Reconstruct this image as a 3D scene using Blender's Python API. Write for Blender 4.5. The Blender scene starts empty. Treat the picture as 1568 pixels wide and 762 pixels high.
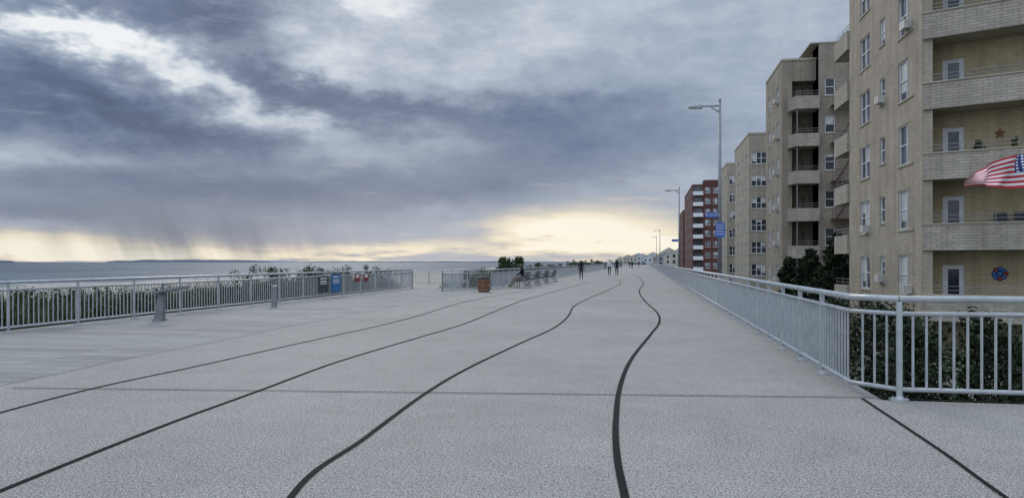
import bpy, math, random
from mathutils import Vector, noise as mn
random.seed(7)
F=1130.0; CX=784.0; HY=401.0; CAMH=1.5
A=math.atan(203/F); ca,sa=math.cos(A),math.sin(A)
def cam2w(x,y): return (x*ca-y*sa, x*sa+y*ca)
def G(px,py,z=0.0):
    d=F*(CAMH-z)/(py-HY); return cam2w((px-CX)/F*d,d)
def azel(px,py):
    return math.atan((px-CX)/F)-A, math.atan((HY-py)/math.hypot(F,px-CX))
scene=bpy.context.scene
col=scene.collection
# ------------------------------------------------------------ materials
def newmat(name):
    m=bpy.data.materials.new(name); m.use_nodes=True
    nt=m.node_tree; b=nt.nodes['Principled BSDF']; return m,nt,b
def link(nt,a,b): nt.links.new(a,b)
def mat(name,c1,c2=None,scale=5,rough=.7,bump=0,metal=0,detail=4,spec=.5,bscale=None,bdist=.01,stretch=None):
    m,nt,b=newmat(name)
    b.inputs['Roughness'].default_value=rough; b.inputs['Metallic'].default_value=metal
    b.inputs['Specular IOR Level'].default_value=spec
    if c2 is None: c2=tuple(x*.8 for x in c1)
    tc=nt.nodes.new('ShaderNodeTexCoord'); src=tc.outputs['Object']
    if stretch:
        mp=nt.nodes.new('ShaderNodeMapping'); mp.inputs['Scale'].default_value=stretch
        link(nt,src,mp.inputs['Vector']); src=mp.outputs[0]
    n=nt.nodes.new('ShaderNodeTexNoise'); n.inputs['Scale'].default_value=scale; n.inputs['Detail'].default_value=detail
    link(nt,src,n.inputs['Vector'])
    r=nt.nodes.new('ShaderNodeValToRGB'); r.color_ramp.elements[0].position=.32; r.color_ramp.elements[1].position=.68
    r.color_ramp.elements[0].color=(*c2,1); r.color_ramp.elements[1].color=(*c1,1)
    link(nt,n.outputs['Fac'],r.inputs[0]); link(nt,r.outputs[0],b.inputs['Base Color'])
    if bump:
        n2=nt.nodes.new('ShaderNodeTexNoise'); n2.inputs['Scale'].default_value=bscale or scale*4
        link(nt,src,n2.inputs['Vector'])
        bp=nt.nodes.new('ShaderNodeBump'); bp.inputs['Strength'].default_value=bump; bp.inputs['Distance'].default_value=bdist
        link(nt,n2.outputs['Fac'],bp.inputs['Height']); link(nt,bp.outputs[0],b.inputs['Normal'])
    return m
def mixrgb(nt,fac,a,b,mode='MIX'):
    x=nt.nodes.new('ShaderNodeMix'); x.data_type='RGBA'; x.blend_type=mode
    for i,v in ((0,fac),(6,a),(7,b)):
        if isinstance(v,(int,float)): x.inputs[i].default_value=v
        elif isinstance(v,tuple): x.inputs[i].default_value=(*v,1)
        else: link(nt,v,x.inputs[i])
    return x.outputs[2]
def ramp(nt,src,stops):
    r=nt.nodes.new('ShaderNodeValToRGB'); e=r.color_ramp.elements
    while len(e)<len(stops): e.new(.5)
    for i,(p,c) in enumerate(stops):
        e[i].position=p; e[i].color=(*c,1) if isinstance(c,tuple) else (c,c,c,1)
    link(nt,src,r.inputs[0]); return r.outputs[0]
def tnoise(nt,vec,scale,detail=4,rough=.5):
    n=nt.nodes.new('ShaderNodeTexNoise'); n.inputs['Scale'].default_value=scale
    n.inputs['Detail'].default_value=detail; n.inputs['Roughness'].default_value=rough
    link(nt,vec,n.inputs['Vector']); return n.outputs['Fac']
def M(nt,op,*a):
    n=nt.nodes.new('ShaderNodeMath'); n.operation=op
    for i,v in enumerate(a):
        if isinstance(v,(int,float)): n.inputs[i].default_value=v
        else: link(nt,v,n.inputs[i])
    return n.outputs[0]
def concrete(name,base,planks=False):
    m,nt,b=newmat(name); b.inputs['Roughness'].default_value=.85; b.inputs['Specular IOR Level'].default_value=.25
    tc=nt.nodes.new('ShaderNodeTexCoord').outputs['Object']
    sp=tnoise(nt,tc,78,2,.75); sp2=tnoise(nt,tc,30,4,.85)
    lo,hi_=(.15,2.0) if not planks else (.7,1.2)
    speck=ramp(nt,sp,[(.35,lo),(.47,.92),(.54,1.05),(.66,hi_)])
    speck2=ramp(nt,sp2,[(.36,.35 if not planks else .85),(.47,1.0),(.58,1.0),(.68,1.6 if not planks else 1.08)])
    big=ramp(nt,tnoise(nt,tc,.30,5,.6),[(.3,.86),(.7,1.08)])
    med=ramp(nt,tnoise(nt,tc,2.2,5,.65),[(.3,.91),(.7,1.07)])
    c=mixrgb(nt,1.0,base,speck,'MULTIPLY'); c=mixrgb(nt,1.0,c,speck2,'MULTIPLY')
    c=mixrgb(nt,1.0,c,big,'MULTIPLY'); c=mixrgb(nt,1.0,c,med,'MULTIPLY')
    if planks:
        s=nt.nodes.new('ShaderNodeSeparateXYZ'); link(nt,tc,s.inputs[0])
        yy=M(nt,'MULTIPLY',s.outputs['Y'],1/.36); fr=M(nt,'FRACT',yy); fl=M(nt,'FLOOR',yy)
        ln=ramp(nt,M(nt,'ABSOLUTE',M(nt,'SUBTRACT',fr,.5)),[(.44,1.0),(.49,.50)])
        wn=nt.nodes.new('ShaderNodeTexWhiteNoise'); wn.noise_dimensions='2D'
        cb=nt.nodes.new('ShaderNodeCombineXYZ'); link(nt,fl,cb.inputs[0])
        link(nt,M(nt,'FLOOR',M(nt,'MULTIPLY',s.outputs['X'],.33)),cb.inputs[1]); link(nt,cb.outputs[0],wn.inputs['Vector'])
        pv=ramp(nt,wn.outputs['Value'],[(0,.82),(1,1.12)])
        c=mixrgb(nt,1.0,c,ln,'MULTIPLY'); c=mixrgb(nt,1.0,c,pv,'MULTIPLY')
    link(nt,c,b.inputs['Base Color'])
    bp=nt.nodes.new('ShaderNodeBump'); bp.inputs['Strength'].default_value=.25; bp.inputs['Distance'].default_value=.004
    link(nt,sp,bp.inputs['Height']); link(nt,bp.outputs[0],b.inputs['Normal'])
    return m
def brick(name,c1,c2,mortar,w=.34,h=.11):
    m,nt,b=newmat(name); b.inputs['Roughness'].default_value=.85; b.inputs['Specular IOR Level'].default_value=.25
    uv=nt.nodes.new('ShaderNodeTexCoord').outputs['UV']
    t=nt.nodes.new('ShaderNodeTexBrick'); t.inputs['Scale'].default_value=1
    t.inputs['Brick Width'].default_value=w; t.inputs['Row Height'].default_value=h
    t.inputs['Mortar Size'].default_value=.012; t.inputs['Mortar Smooth'].default_value=.3
    t.inputs['Color1'].default_value=(*c1,1); t.inputs['Color2'].default_value=(*c2,1); t.inputs['Mortar'].default_value=(*mortar,1)
    link(nt,uv,t.inputs['Vector'])
    tc=nt.nodes.new('ShaderNodeTexCoord').outputs['Object']
    st=ramp(nt,tnoise(nt,tc,.6,6,.65),[(.3,.80),(.7,1.08)])
    mp=nt.nodes.new('ShaderNodeMapping'); mp.inputs['Scale'].default_value=(1.6,1.6,.12); link(nt,tc,mp.inputs[0])
    st2=ramp(nt,tnoise(nt,mp.outputs[0],1.5,4,.6),[(.3,.80),(.62,1.03)])
    c=mixrgb(nt,1.0,t.outputs['Color'],st,'MULTIPLY'); c=mixrgb(nt,1.0,c,st2,'MULTIPLY')
    link(nt,c,b.inputs['Base Color']); return m
def foliage(name,c1,c2,sc=1.2):
    m,nt,b=newmat(name); b.inputs['Roughness'].default_value=.6; b.inputs['Specular IOR Level'].default_value=.15
    tc=nt.nodes.new('ShaderNodeTexCoord').outputs['Object']
    a=tnoise(nt,tc,sc,3,.6); f=tnoise(nt,tc,sc*14,2,.5)
    c=ramp(nt,M(nt,'ADD',M(nt,'MULTIPLY',a,.6),M(nt,'MULTIPLY',f,.4)),[(.36,c2),(.6,c1)])
    link(nt,c,b.inputs['Base Color']); return m
MAT={}
MAT['conc']=concrete('concrete_aggregate',(.262,.250,.230))
MAT['plank']=concrete('concrete_planks',(.248,.241,.228),True)
MAT['strip']=mat('dark_inlay',(.014,.014,.016),(.009,.009,.010),20,.85,.3,spec=.08)
MAT['joint']=mat('joint',(.03,.03,.03),(.018,.018,.018),20,.9,spec=.1)
MAT['galv']=mat('galvanised_steel',(.40,.42,.43),(.30,.32,.335),6,.45,metal=.2)
MAT['galv2']=mat('painted_steel',(.22,.235,.245),(.16,.175,.185),6,.5,metal=.2)
MAT['benchmetal']=mat('bench_steel',(.12,.125,.13),(.08,.085,.09),6,.5)
MAT['sand']=mat('sand',(.30,.27,.22),(.23,.21,.17),1.2,.95,.3)
MAT['land']=mat('street_ground',(.12,.12,.11),(.06,.075,.04),.15,.95)
MAT['white']=mat('white_paint',(.66,.67,.68),(.52,.53,.54),3,.5)
MAT['tan']=brick('tan_brick',(.395,.34,.265),(.335,.285,.22),(.28,.245,.195))
MAT['tanband']=brick('pale_brick',(.41,.37,.305),(.33,.30,.25),(.20,.18,.15),.42,.125)
MAT['yel']=brick('yellow_brick',(.49,.395,.245),(.41,.33,.205),(.31,.265,.18))
MAT['tan2']=brick('buff_brick',(.30,.26,.205),(.25,.215,.17),(.21,.18,.15))
MAT['tan3']=brick('beige_brick',(.37,.33,.26),(.32,.285,.225),(.27,.245,.2))
MAT['red']=brick('red_brick',(.115,.042,.035),(.09,.03,.028),(.12,.08,.07))
MAT['soffit']=mat('stucco',(.38,.34,.275),(.29,.26,.21),1,.9)
MAT['dark']=mat('dark_metal',(.03,.028,.027),(.02,.02,.02),5,.6)
MAT['rust']=mat('rusty_metal',(.10,.055,.04),(.05,.03,.025),4,.7)
MAT['green']=foliage('shrub_leaves',(.052,.072,.028),(.013,.024,.010))
MAT['pine']=foliage('conifer_needles',(.028,.042,.019),(.006,.012,.006),2.0)
MAT['grass']=foliage('dune_grass',(.085,.098,.048),(.025,.038,.017),.9)
MAT['bark']=mat('bark',(.10,.075,.055),(.05,.04,.03),9,.95,.4)
MAT['wood']=mat('wood',(.24,.12,.06),(.14,.065,.035),7,.7)
MAT['benchwood']=mat('weathered_wood',(.055,.045,.04),(.03,.026,.024),7,.8,spec=.2)
MAT['blind']=mat('blinds',(.50,.50,.48),(.36,.37,.37),1.3,.4)
MAT['blue']=mat('sign_blue',(.02,.09,.36),(.02,.08,.32),4,.5)
MAT['lblue']=mat('sign_light_blue',(.02,.12,.30),(.02,.10,.27),4,.5)
MAT['signred']=mat('sign_red',(.20,.02,.018),(.16,.018,.018),4,.5)
MAT['ac']=mat('ac_casing',(.50,.49,.46),(.36,.35,.33),3,.6)
MAT['hazed']=mat('hazed_distance',(.20,.24,.31),(.17,.21,.28),.002,1,spec=0)  # bluish-grey base colour carries the aerial haze of distance
MAT['foam']=mat('foam',(.50,.52,.54),(.28,.32,.35),.15,.8)
m,nt,b=newmat('window_glass'); b.inputs['Base Color'].default_value=(.018,.024,.032,1); b.inputs['Roughness'].default_value=.08
b.inputs['Specular IOR Level'].default_value=.6
tcg=nt.nodes.new('ShaderNodeTexCoord').outputs['Object']
link(nt,ramp(nt,tnoise(nt,tcg,.5,2),[(.35,(.010,.014,.02)),(.65,(.05,.062,.078))]),b.inputs['Base Color'])
bp=nt.nodes.new('ShaderNodeBump'); bp.inputs['Strength'].default_value=.12; bp.inputs['Distance'].default_value=.02
link(nt,tnoise(nt,tcg,1.3,1),bp.inputs['Height']); link(nt,bp.outputs[0],b.inputs['Normal'])
MAT['glass']=m
# sea
m,nt,b=newmat('sea_water'); b.inputs['Roughness'].default_value=.6; b.inputs['Specular IOR Level'].default_value=.10
tcs=nt.nodes.new('ShaderNodeTexCoord').outputs['Object']
mp=nt.nodes.new('ShaderNodeMapping'); mp.inputs['Scale'].default_value=(1,.35,1); link(nt,tcs,mp.inputs[0])
f1=tnoise(nt,mp.outputs[0],.12,8,.65); f2=tnoise(nt,mp.outputs[0],.006,5,.6)
link(nt,ramp(nt,M(nt,'ADD',M(nt,'MULTIPLY',f1,.6),M(nt,'MULTIPLY',f2,.4)),[(.40,(.022,.042,.068)),(.60,(.10,.13,.16))]),b.inputs['Base Color'])
bp=nt.nodes.new('ShaderNodeBump'); bp.inputs['Strength'].default_value=1; bp.inputs['Distance'].default_value=1.5
link(nt,f1,bp.inputs['Height']); link(nt,bp.outputs[0],b.inputs['Normal'])
MAT['sea']=m
# flag
m,nt,b=newmat('flag_cloth'); b.inputs['Roughness'].default_value=.8
uv=nt.nodes.new('ShaderNodeTexCoord').outputs['UV']; s=nt.nodes.new('ShaderNodeSeparateXYZ'); link(nt,uv,s.inputs[0])
U,V=s.outputs[0],s.outputs[1]
st=M(nt,'MODULO',M(nt,'FLOOR',M(nt,'MULTIPLY',V,12.999)),2.0)
c=mixrgb(nt,st,(.50,.03,.04),(.72,.72,.74))
canton=M(nt,'MULTIPLY',M(nt,'LESS_THAN',U,.4),M(nt,'LESS_THAN',V,.5385))
fu=M(nt,'SUBTRACT',M(nt,'FRACT',M(nt,'MULTIPLY',U,17.5)),.5); fv=M(nt,'SUBTRACT',M(nt,'FRACT',M(nt,'MULTIPLY',V,11.0)),.5)
star=M(nt,'LESS_THAN',M(nt,'ADD',M(nt,'MULTIPLY',fu,fu),M(nt,'MULTIPLY',fv,fv)),.06)
cc=mixrgb(nt,star,(.02,.035,.14),(.72,.72,.74)); link(nt,mixrgb(nt,canton,c,cc),b.inputs['Base Color'])
MAT['flag']=m
# ------------------------------------------------------------ mesh builder
class MB:
    def __init__(s): s.v=[];s.f=[];s.m=[];s.uv={}
    def face(s,pts,m=0,uv=None):
        i=len(s.v); s.v+=[tuple(p) for p in pts]; s.f.append(tuple(range(i,i+len(pts)))); s.m.append(m)
        if uv: s.uv[len(s.f)-1]=uv
    def hexa(s,p,m=0):
        i=len(s.v); s.v+=[tuple(q) for q in p]
        for f in ((3,2,1,0),(4,5,6,7),(0,1,5,4),(1,2,6,5),(2,3,7,6),(3,0,4,7)):
            s.f.append(tuple(i+k for k in f)); s.m.append(m)
    def box(s,x0,x1,y0,y1,z0,z1,m=0):
        s.hexa([(x0,y0,z0),(x1,y0,z0),(x1,y1,z0),(x0,y1,z0),(x0,y0,z1),(x1,y0,z1),(x1,y1,z1),(x0,y1,z1)],m)
    def obox(s,P,d,u0,u1,z0,z1,d0,d1,m=0):
        n=(d[1],-d[0])
        def q(u,w,z): return (P[0]+d[0]*u+n[0]*w,P[1]+d[1]*u+n[1]*w,z)
        s.hexa([q(u0,d1,z0),q(u1,d1,z0),q(u1,d0,z0),q(u0,d0,z0),q(u0,d1,z1),q(u1,d1,z1),q(u1,d0,z1),q(u0,d0,z1)],m)
    def prism(s,poly,z0,z1,m=0):
        n=len(poly); i=len(s.v)
        s.v+=[(x,y,z0) for x,y in poly]+[(x,y,z1) for x,y in poly]
        s.f.append(tuple(i+k for k in range(n))[::-1]); s.m.append(m)
        s.f.append(tuple(i+n+k for k in range(n))); s.m.append(m)
        for k in range(n):
            k2=(k+1)%n; s.f.append((i+k,i+k2,i+n+k2,i+n+k)); s.m.append(m)
    def tube(s,p0,p1,r0,r1=None,n=6,m=0,caps=True):
        r1=r0 if r1 is None else r1
        p0=Vector(p0);p1=Vector(p1);a=(p1-p0)
        if a.length<1e-6: return
        a.normalize()
        t=Vector((0,0,1)) if abs(a.z)<.9 else Vector((1,0,0))
        b=a.cross(t).normalized(); c=a.cross(b)
        i=len(s.v)
        for p,r in ((p0,r0),(p1,r1)):
            for k in range(n):
                g=2*math.pi*k/n+math.pi/4; s.v.append(tuple(p+b*math.cos(g)*r+c*math.sin(g)*r))
        for k in range(n):
            k2=(k+1)%n; s.f.append((i+k,i+k2,i+n+k2,i+n+k)); s.m.append(m)
        if caps:
            s.f.append(tuple(i+k for k in range(n))[::-1]); s.m.append(m)
            s.f.append(tuple(i+n+k for k in range(n))); s.m.append(m)
    def path(s,pts,r,n=6,m=0):
        for a,b in zip(pts[:-1],pts[1:]): s.tube(a,b,r,r,n,m)
    def obj(s,name,mats,parent=None,smooth=False,uv=True):
        me=bpy.data.meshes.new(name); me.from_pydata(s.v,[],s.f); me.update()
        for k in mats: me.materials.append(MAT[k])
        me.polygons.foreach_set('material_index',s.m)
        if uv:
            l=me.uv_layers.new(name='UVMap')
            for p in me.polygons:
                cu=s.uv.get(p.index)
                if cu:
                    for li,c in zip(p.loop_indices,cu): l.data[li].uv=c
                    continue
                nx,ny,nz=p.normal
                for li in p.loop_indices:
                    q=me.vertices[me.loops[li].vertex_index].co
                    if abs(nz)>.7: l.data[li].uv=(q.x,q.y)
                    else:
                        h=math.hypot(nx,ny); l.data[li].uv=((-ny*q.x+nx*q.y)/h,q.z)
        if smooth: me.polygons.foreach_set('use_smooth',[True]*len(me.polygons))
        o=bpy.data.objects.new(name,me); col.objects.link(o)
        if parent: o.parent=parent
        return o
def empty(name,loc=(0,0,0)):
    o=bpy.data.objects.new(name,None); o.location=loc; o.empty_display_size=.2; col.objects.link(o); return o
# ------------------------------------------------------------ terrain, sea
def tz(x,y):
    if x>-14: 
        return -2.5 if x>2.0 else -1.6
    prof=[(-14,-.55),(-20,-.45),(-27,-1.6),(-60,-2.6),(-140,-4.0),(-200,-6),(-400,-9)]
    for (a,za),(b_,zb) in zip(prof[:-1],prof[1:]):
        if x>=b_:
            t=(a-x)/(a-b_); z=za+(zb-za)*t
            return z+(mn.noise(Vector((x*.15,y*.12,0)))*.3 if x>-60 else 0)
    return -9
xs=[30000,8000,2000,500,200,100,60,30,12,2.6,1.9,-13.9,-14,-16,-18,-20,-22,-25,-28,-33,-40,-50,-60,-90,-120,-140,-160,-200,-400]
ys=[-300,-100,-40]+[-20+4*i for i in range(45)]+[170,200,240,300,400,600,1000,2000,5000,12000,30000]
t=MB()
for j,y in enumerate(ys):
    for i,x in enumerate(xs): t.v.append((x,y,tz(x,y)))
nx=len(xs)
for j in range(len(ys)-1):
    for i in range(nx-1):
        t.f.append((j*nx+i,(j+1)*nx+i,(j+1)*nx+i+1,j*nx+i+1)); t.m.append(0 if xs[i]>-13 else 1)
t.obj('ground',['land','sand'],uv=False)
t=MB(); t.face([(-30000,-3000,-4),(-130,-3000,-4),(-130,30000,-4),(-30000,30000,-4)]); t.obj('sea_water',['sea'])
t=MB()
for k in range(3):
    x0=-141-k*9; y=-50
    while y<900:
        L=random.uniform(20,70); 
        pts=[]; n=8
        for i in range(n+1):
            yy=y+L*i/n; w=.3+2.0*math.sin(math.pi*i/n)*random.uniform(.6,1); c0=x0+mn.noise(Vector((yy*.03,k*9.,0)))*4
            pts.append((c0-w,c0+w,yy))
        for a,b_ in zip(pts[:-1],pts[1:]): t.face([(a[0],a[2],-3.96),(a[1],a[2],-3.96),(b_[1],b_[2],-3.96),(b_[0],b_[2],-3.96)])
        y+=L+random.uniform(2,30)*(1+k)
t.obj('surf_foam',['foam'])
t=MB()
def ridge(px0,px1,dist,hmax,seed):
    n=60; top=[]
    for i in range(n+1):
        f=i/n; px=px0+(px1-px0)*f; x,y=cam2w((px-CX)/F*dist,dist)
        h=hmax*(math.sin(math.pi*f)**.5)*(.55+.6*abs(mn.noise(Vector((f*6,seed,0)))))-4
        top.append((x,y,h))
    for a,b_ in zip(top[:-1],top[1:]):
        t.face([(a[0],a[1],-4.5),(b_[0],b_[1],-4.5),b_,a])
        t.face([a,b_,(b_[0],b_[1]+1500,b_[2]*.6),(a[0],a[1]+1500,a[2]*.6)])
ridge(160,420,14000,75,1.3); ridge(-400,60,17000,30,4.1); ridge(400,900,16000,30,7.7)
t.obj('far_shoreline',['hazed'],uv=False)
t=MB(); sx,sy=cam2w((6-CX)/F*7000,7000)
t.hexa([(sx-90,sy-10,-4),(sx+80,sy-10,-4),(sx+80,sy+10,-4),(sx-90,sy+10,-4),(sx-100,sy-14,8),(sx+100,sy-14,8),(sx+100,sy+14,8),(sx-100,sy+14,8)])
t.box(sx-80,sx-50,sy-9,sy+9,8,30); t.box(sx-40,sx+60,sy-9,sy+9,8,15)
t.obj('cargo_ship',['hazed'],uv=False)
# ------------------------------------------------------------ boardwalk
t=MB()
t.box(-13.75,2.55,-12,430,-.35,0)
t.box(2.55,16,-12,8.62,-.35,0)
t.obj('boardwalk',['conc'])
def catmull(P,n=10):
    out=[]
    Q=[(2*P[0][0]-P[1][0],2*P[0][1]-P[1][1])]+P+[(2*P[-1][0]-P[-2][0],2*P[-1][1]-P[-2][1])]
    for i in range(1,len(Q)-2):
        for k in range(n):
            u=k/n; a=[]
            for d in (0,1):
                p0,p1,p2,p3=Q[i-1][d],Q[i][d],Q[i+1][d],Q[i+2][d]
                a.append(.5*((2*p1)+(p2-p0)*u+(2*p0-5*p1+4*p2-p3)*u*u+(3*p1-p0-3*p2+p3)*u**3))
            out.append(tuple(a))
    out.append(P[-1]); return out
bd=catmull([(-7.6,-12),(-7.6,0),G(0,590),G(180,552),G(330,523),G(480,493),(-8.3,27),(-8.2,34),(-8.0,39)])
t=MB()
for a,b_ in zip(bd[:-1],bd[1:]):
    t.face([(-13.74,a[1],.004),(a[0],a[1],.004),(b_[0],b_[1],.004),(-13.74,b_[1],.004)])
t.obj('plank_paving',['plank'])
t=MB()
def strip(P,w,z=.008):
    C=catmull(P,12); L=[];R=[]
    for i,p in enumerate(C):
        a=C[max(0,i-1)]; b_=C[min(len(C)-1,i+1)]
        dx,dy=b_[0]-a[0],b_[1]-a[1]; h=math.hypot(dx,dy); nx_,ny_=-dy/h*w/2,dx/h*w/2
        L.append((p[0]+nx_,p[1]+ny_,z)); R.append((p[0]-nx_,p[1]-ny_,z))
    for i in range(len(C)-1): t.face([R[i],R[i+1],L[i+1],L[i]])
strip([(-6.6,2),G(-200,690),G(0,632),G(150,593),G(300,561),G(420,534),G(520,512),G(600,494),G(655,479),G(700,465),G(750,454),G(800,446)],.038)
strip([(-4.0,1),G(-200,838),G(0,752),G(250,652),G(400,597),G(520,553),G(640,517),G(710,496),G(757,477),G(800,460),G(850,446),G(905,431)],.045)
strip([(-1.2,1.5),G(445,762),G(560,670),G(655,600),G(720,562),G(800,524),G(848,502),G(870,484),G(880,468),G(905,455),G(935,442),G(948,430),(-6,90)],.048)
strip([(0,1.0),G(985,900),G(957,762),G(945,700),G(943,645),G(950,590),G(968,548),G(998,510),G(1010,492),G(1005,477),G(987,460),G(979,445),G(984,430),(-1.5,100)],.056)
q0,q1=G(1540,762),G(1320,610)
strip([(q0[0]+(q0[0]-q1[0])*.8,q0[1]+(q0[1]-q1[1])*.8),q0,G(1440,690),q1],.034)
t.obj('inlaid_strips',['strip'])
t=MB()
def jline(a,b_,w=.02,z=.012):
    dx,dy=b_[0]-a[0],b_[1]-a[1]; h=math.hypot(dx,dy); n_=(-dy/h*w/2,dx/h*w/2)
    t.face([(a[0]-n_[0],a[1]-n_[1],z),(b_[0]-n_[0],b_[1]-n_[1],z),(b_[0]+n_[0],b_[1]+n_[1],z),(a[0]+n_[0],a[1]+n_[1],z)])
p0,p1=G(0,594),G(1335,609); sl=(p1[1]-p0[1])/(p1[0]-p0[0])
y0=p1[1]
jline((-7.4,y0+sl*(-7.4-p1[0])),(2.5,p1[1]),.026)
jline((2.5,8.66),(16,8.60),.026)
k=1
while y0+9.8*k<420:
    w=.014; yy=y0+9.8*k; jline((-8.0,yy),(2.5,yy),w); k+=1
t.obj('expansion_joints',['joint'])
# ------------------------------------------------------------ railings
def railing(name,A_,B_,H=1.1,post=1.42,pick=.135,skip0=False,skip1=False):
    P=empty(name)
    t=MB(); A2=Vector((A_[0],A_[1],0)); B2=Vector((B_[0],B_[1],0)); D=B2-A2; L=D.length; D.normalize(); up=Vector((0,0,1))
    t.tube(A2+up*H,B2+up*H,.038,n=12)
    t.tube(A2+up*(H-.16),B2+up*(H-.16),.026,n=8)
    t.tube(A2+up*.12,B2+up*.12,.026,n=8)
    t.obj('rails',['galv'],P,smooth=True)
    t=MB(); n=int(L/pick)
    for i in range(1,n):
        p=A2+D*(L*i/n); w=p.length
        t.tube(p+up*.12,p+up*(H-.16),.0145,n=6 if w<25 else 4,caps=False)
    t.obj('pickets',['galv'],P)
    t=MB(); n=max(1,round(L/post))
    for i in range(n+1):
        if (i==0 and skip0) or (i==n and skip1): continue
        p=A2+D*(L*i/n)
        t.tube(p,p+up*(H-.03),.032,n=10)
        t.tube(p+up*.0,p+up*.02,.095,n=12)
        t.tube(p+up*.02,p+up*.045,.05,.036,n=8)
        for a in range(4):
            q=p+Vector((math.cos(a*1.571+.78)*.07,math.sin(a*1.571+.78)*.07,.02)); 
            if p.length<30: t.tube(q,q+up*.02,.01,n=6)
    t.obj('posts',['galv'],P)
    return P
c0=(2.34,9.05)
railing('railing',c0,(2.34,60),skip0=True)
railing('railing',(2.34,60.1),(2.34,250),pick=.16,post=2.8)
railing('railing',(2.34,250.1),(2.34,425),pick=.3,post=5.6)
railing('railing',(2.72,8.62),c0,post=1,skip1=True)
railing('railing',(2.72,8.62),(9.5,8.62),skip0=True,post=1.5)
railing('railing',(-13.3,-4),(-13.1,40.6),H=1.07,post=1.9)
railing('railing',(-21,46.5),(-10.3,46.5),H=.95,post=1.9)
railing('railing',(-13.1,40.6),(-20,42.0),H=.98,post=1.9)
railing('railing',(-10.2,36.6),(-10.3,46.5),H=1.07,post=1.9)
railing('railing',(-10.2,36.6),(-8.25,39.3),H=1.07,post=1.6)
railing('railing',(-8.25,39.3),(-8.25,150),H=1.07,post=1.9,pick=.16)
railing('railing',(-8.25,150),(-8.25,420),H=1.07,post=5,pick=.35)
# ------------------------------------------------------------ buildings
def window(W,P,d,u0,u1,z0,z1,kind='dh'):
    W.obox(P,d,u0,u1,z0,z1,-.15,-.12,1)
    f=.06
    W.obox(P,d,u0,u0+f,z0,z1,-.12,-.05,0); W.obox(P,d,u1-f,u1,z0,z1,-.12,-.05,0)
    W.obox(P,d,u0+f,u1-f,z1-f,z1,-.12,-.055,0); W.obox(P,d,u0+f,u1-f,z0,z0+f,-.12,-.055,0)
    if kind=='door':
        W.obox(P,d,u0+f,u0+f+.14,z0+f,z1-f,-.12,-.07,0); W.obox(P,d,u1-f-.14,u1-f,z0+f,z1-f,-.12,-.07,0)
        W.obox(P,d,u0+f+.14,u1-f-.14,z0+f,z0+.5,-.12,-.07,0)
        W.obox(P,d,u0+f+.14,u1-f-.14,z1-f-.12,z1-f,-.12,-.07,0)
    else:
        w=u1-u0
        nm=1 if w>1.2 else 0
        if kind=='triple': nm=2
        cells=[u0+f+(w-2*f)*i/(nm+1) for i in range(nm+2)]
        for c_ in cells[1:-1]: W.obox(P,d,c_-.035,c_+.035,z0+f,z1-f,-.12,-.06,0)
        zm=(z0+z1)/2
        for a,b_ in zip(cells[:-1],cells[1:]):
            W.obox(P,d,a+.035,b_-.035,zm-.025,zm+.025,-.12,-.07,0)
            r=random.random()
            if r<.5:
                hb=(z1-z0-2*f)*random.choice([.2,.35,.47,.47,.8])
                W.obox(P,d,a+.04,b_-.04,z1-f-hb,z1-f,-.12,-.112,2)
        W.obox(P,d,u0-.08,u1+.08,z0-.09,z0,-.1,.05,3)
def facade(Wl,W,P,d,L,z0,z1,ops,m=0):
    n=(d[1],-d[0])
    us=sorted({0,L}|{o[0] for o in ops}|{o[1] for o in ops}); zs=sorted({z0,z1}|{o[2] for o in ops}|{o[3] for o in ops})
    def q(u,w,z): return (P[0]+d[0]*u+n[0]*w,P[1]+d[1]*u+n[1]*w,z)
    for a,b_ in zip(us[:-1],us[1:]):
        for c_,e in zip(zs[:-1],zs[1:]):
            um,zm=(a+b_)/2,(c_+e)/2
            if any(o[0]<um<o[1] and o[2]<zm<o[3] for o in ops): continue
            Wl.face([q(a,0,c_),q(b_,0,c_),q(b_,0,e),q(a,0,e)],m)
    for o in ops:
        a,b_,c_,e=o[:4]
        Wl.face([q(a,0,c_),q(a,-.16,c_),q(a,-.16,e),q(a,0,e)],m); Wl.face([q(b_,-.16,c_),q(b_,0,c_),q(b_,0,e),q(b_,-.16,e)],m)
        Wl.face([q(a,0,e),q(a,-.16,e),q(b_,-.16,e),q(b_,0,e)],m); Wl.face([q(a,-.16,c_),q(a,0,c_),q(b_,0,c_),q(b_,-.16,c_)],m)
        window(W,P,d,a,b_,c_,e,o[4] if len(o)>4 else 'dh')
def thinrail(R,P,d,u0,u1,z,off,h=.35,m=0):
    n=(d[1],-d[0])
    def q(u,zz): return (P[0]+d[0]*u+n[0]*off,P[1]+d[1]*u+n[1]*off,zz)
    for hh in (h,h*.5): R.tube(q(u0,z+hh),q(u1,z+hh),.018,n=4,m=m)
    k=max(1,int((u1-u0)/1.2))
    for i in range(k+1):
        u=u0+.03+(u1-u0-.06)*i/k; R.tube(q(u,z),q(u,z+h),.018,n=4,m=m)
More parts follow.
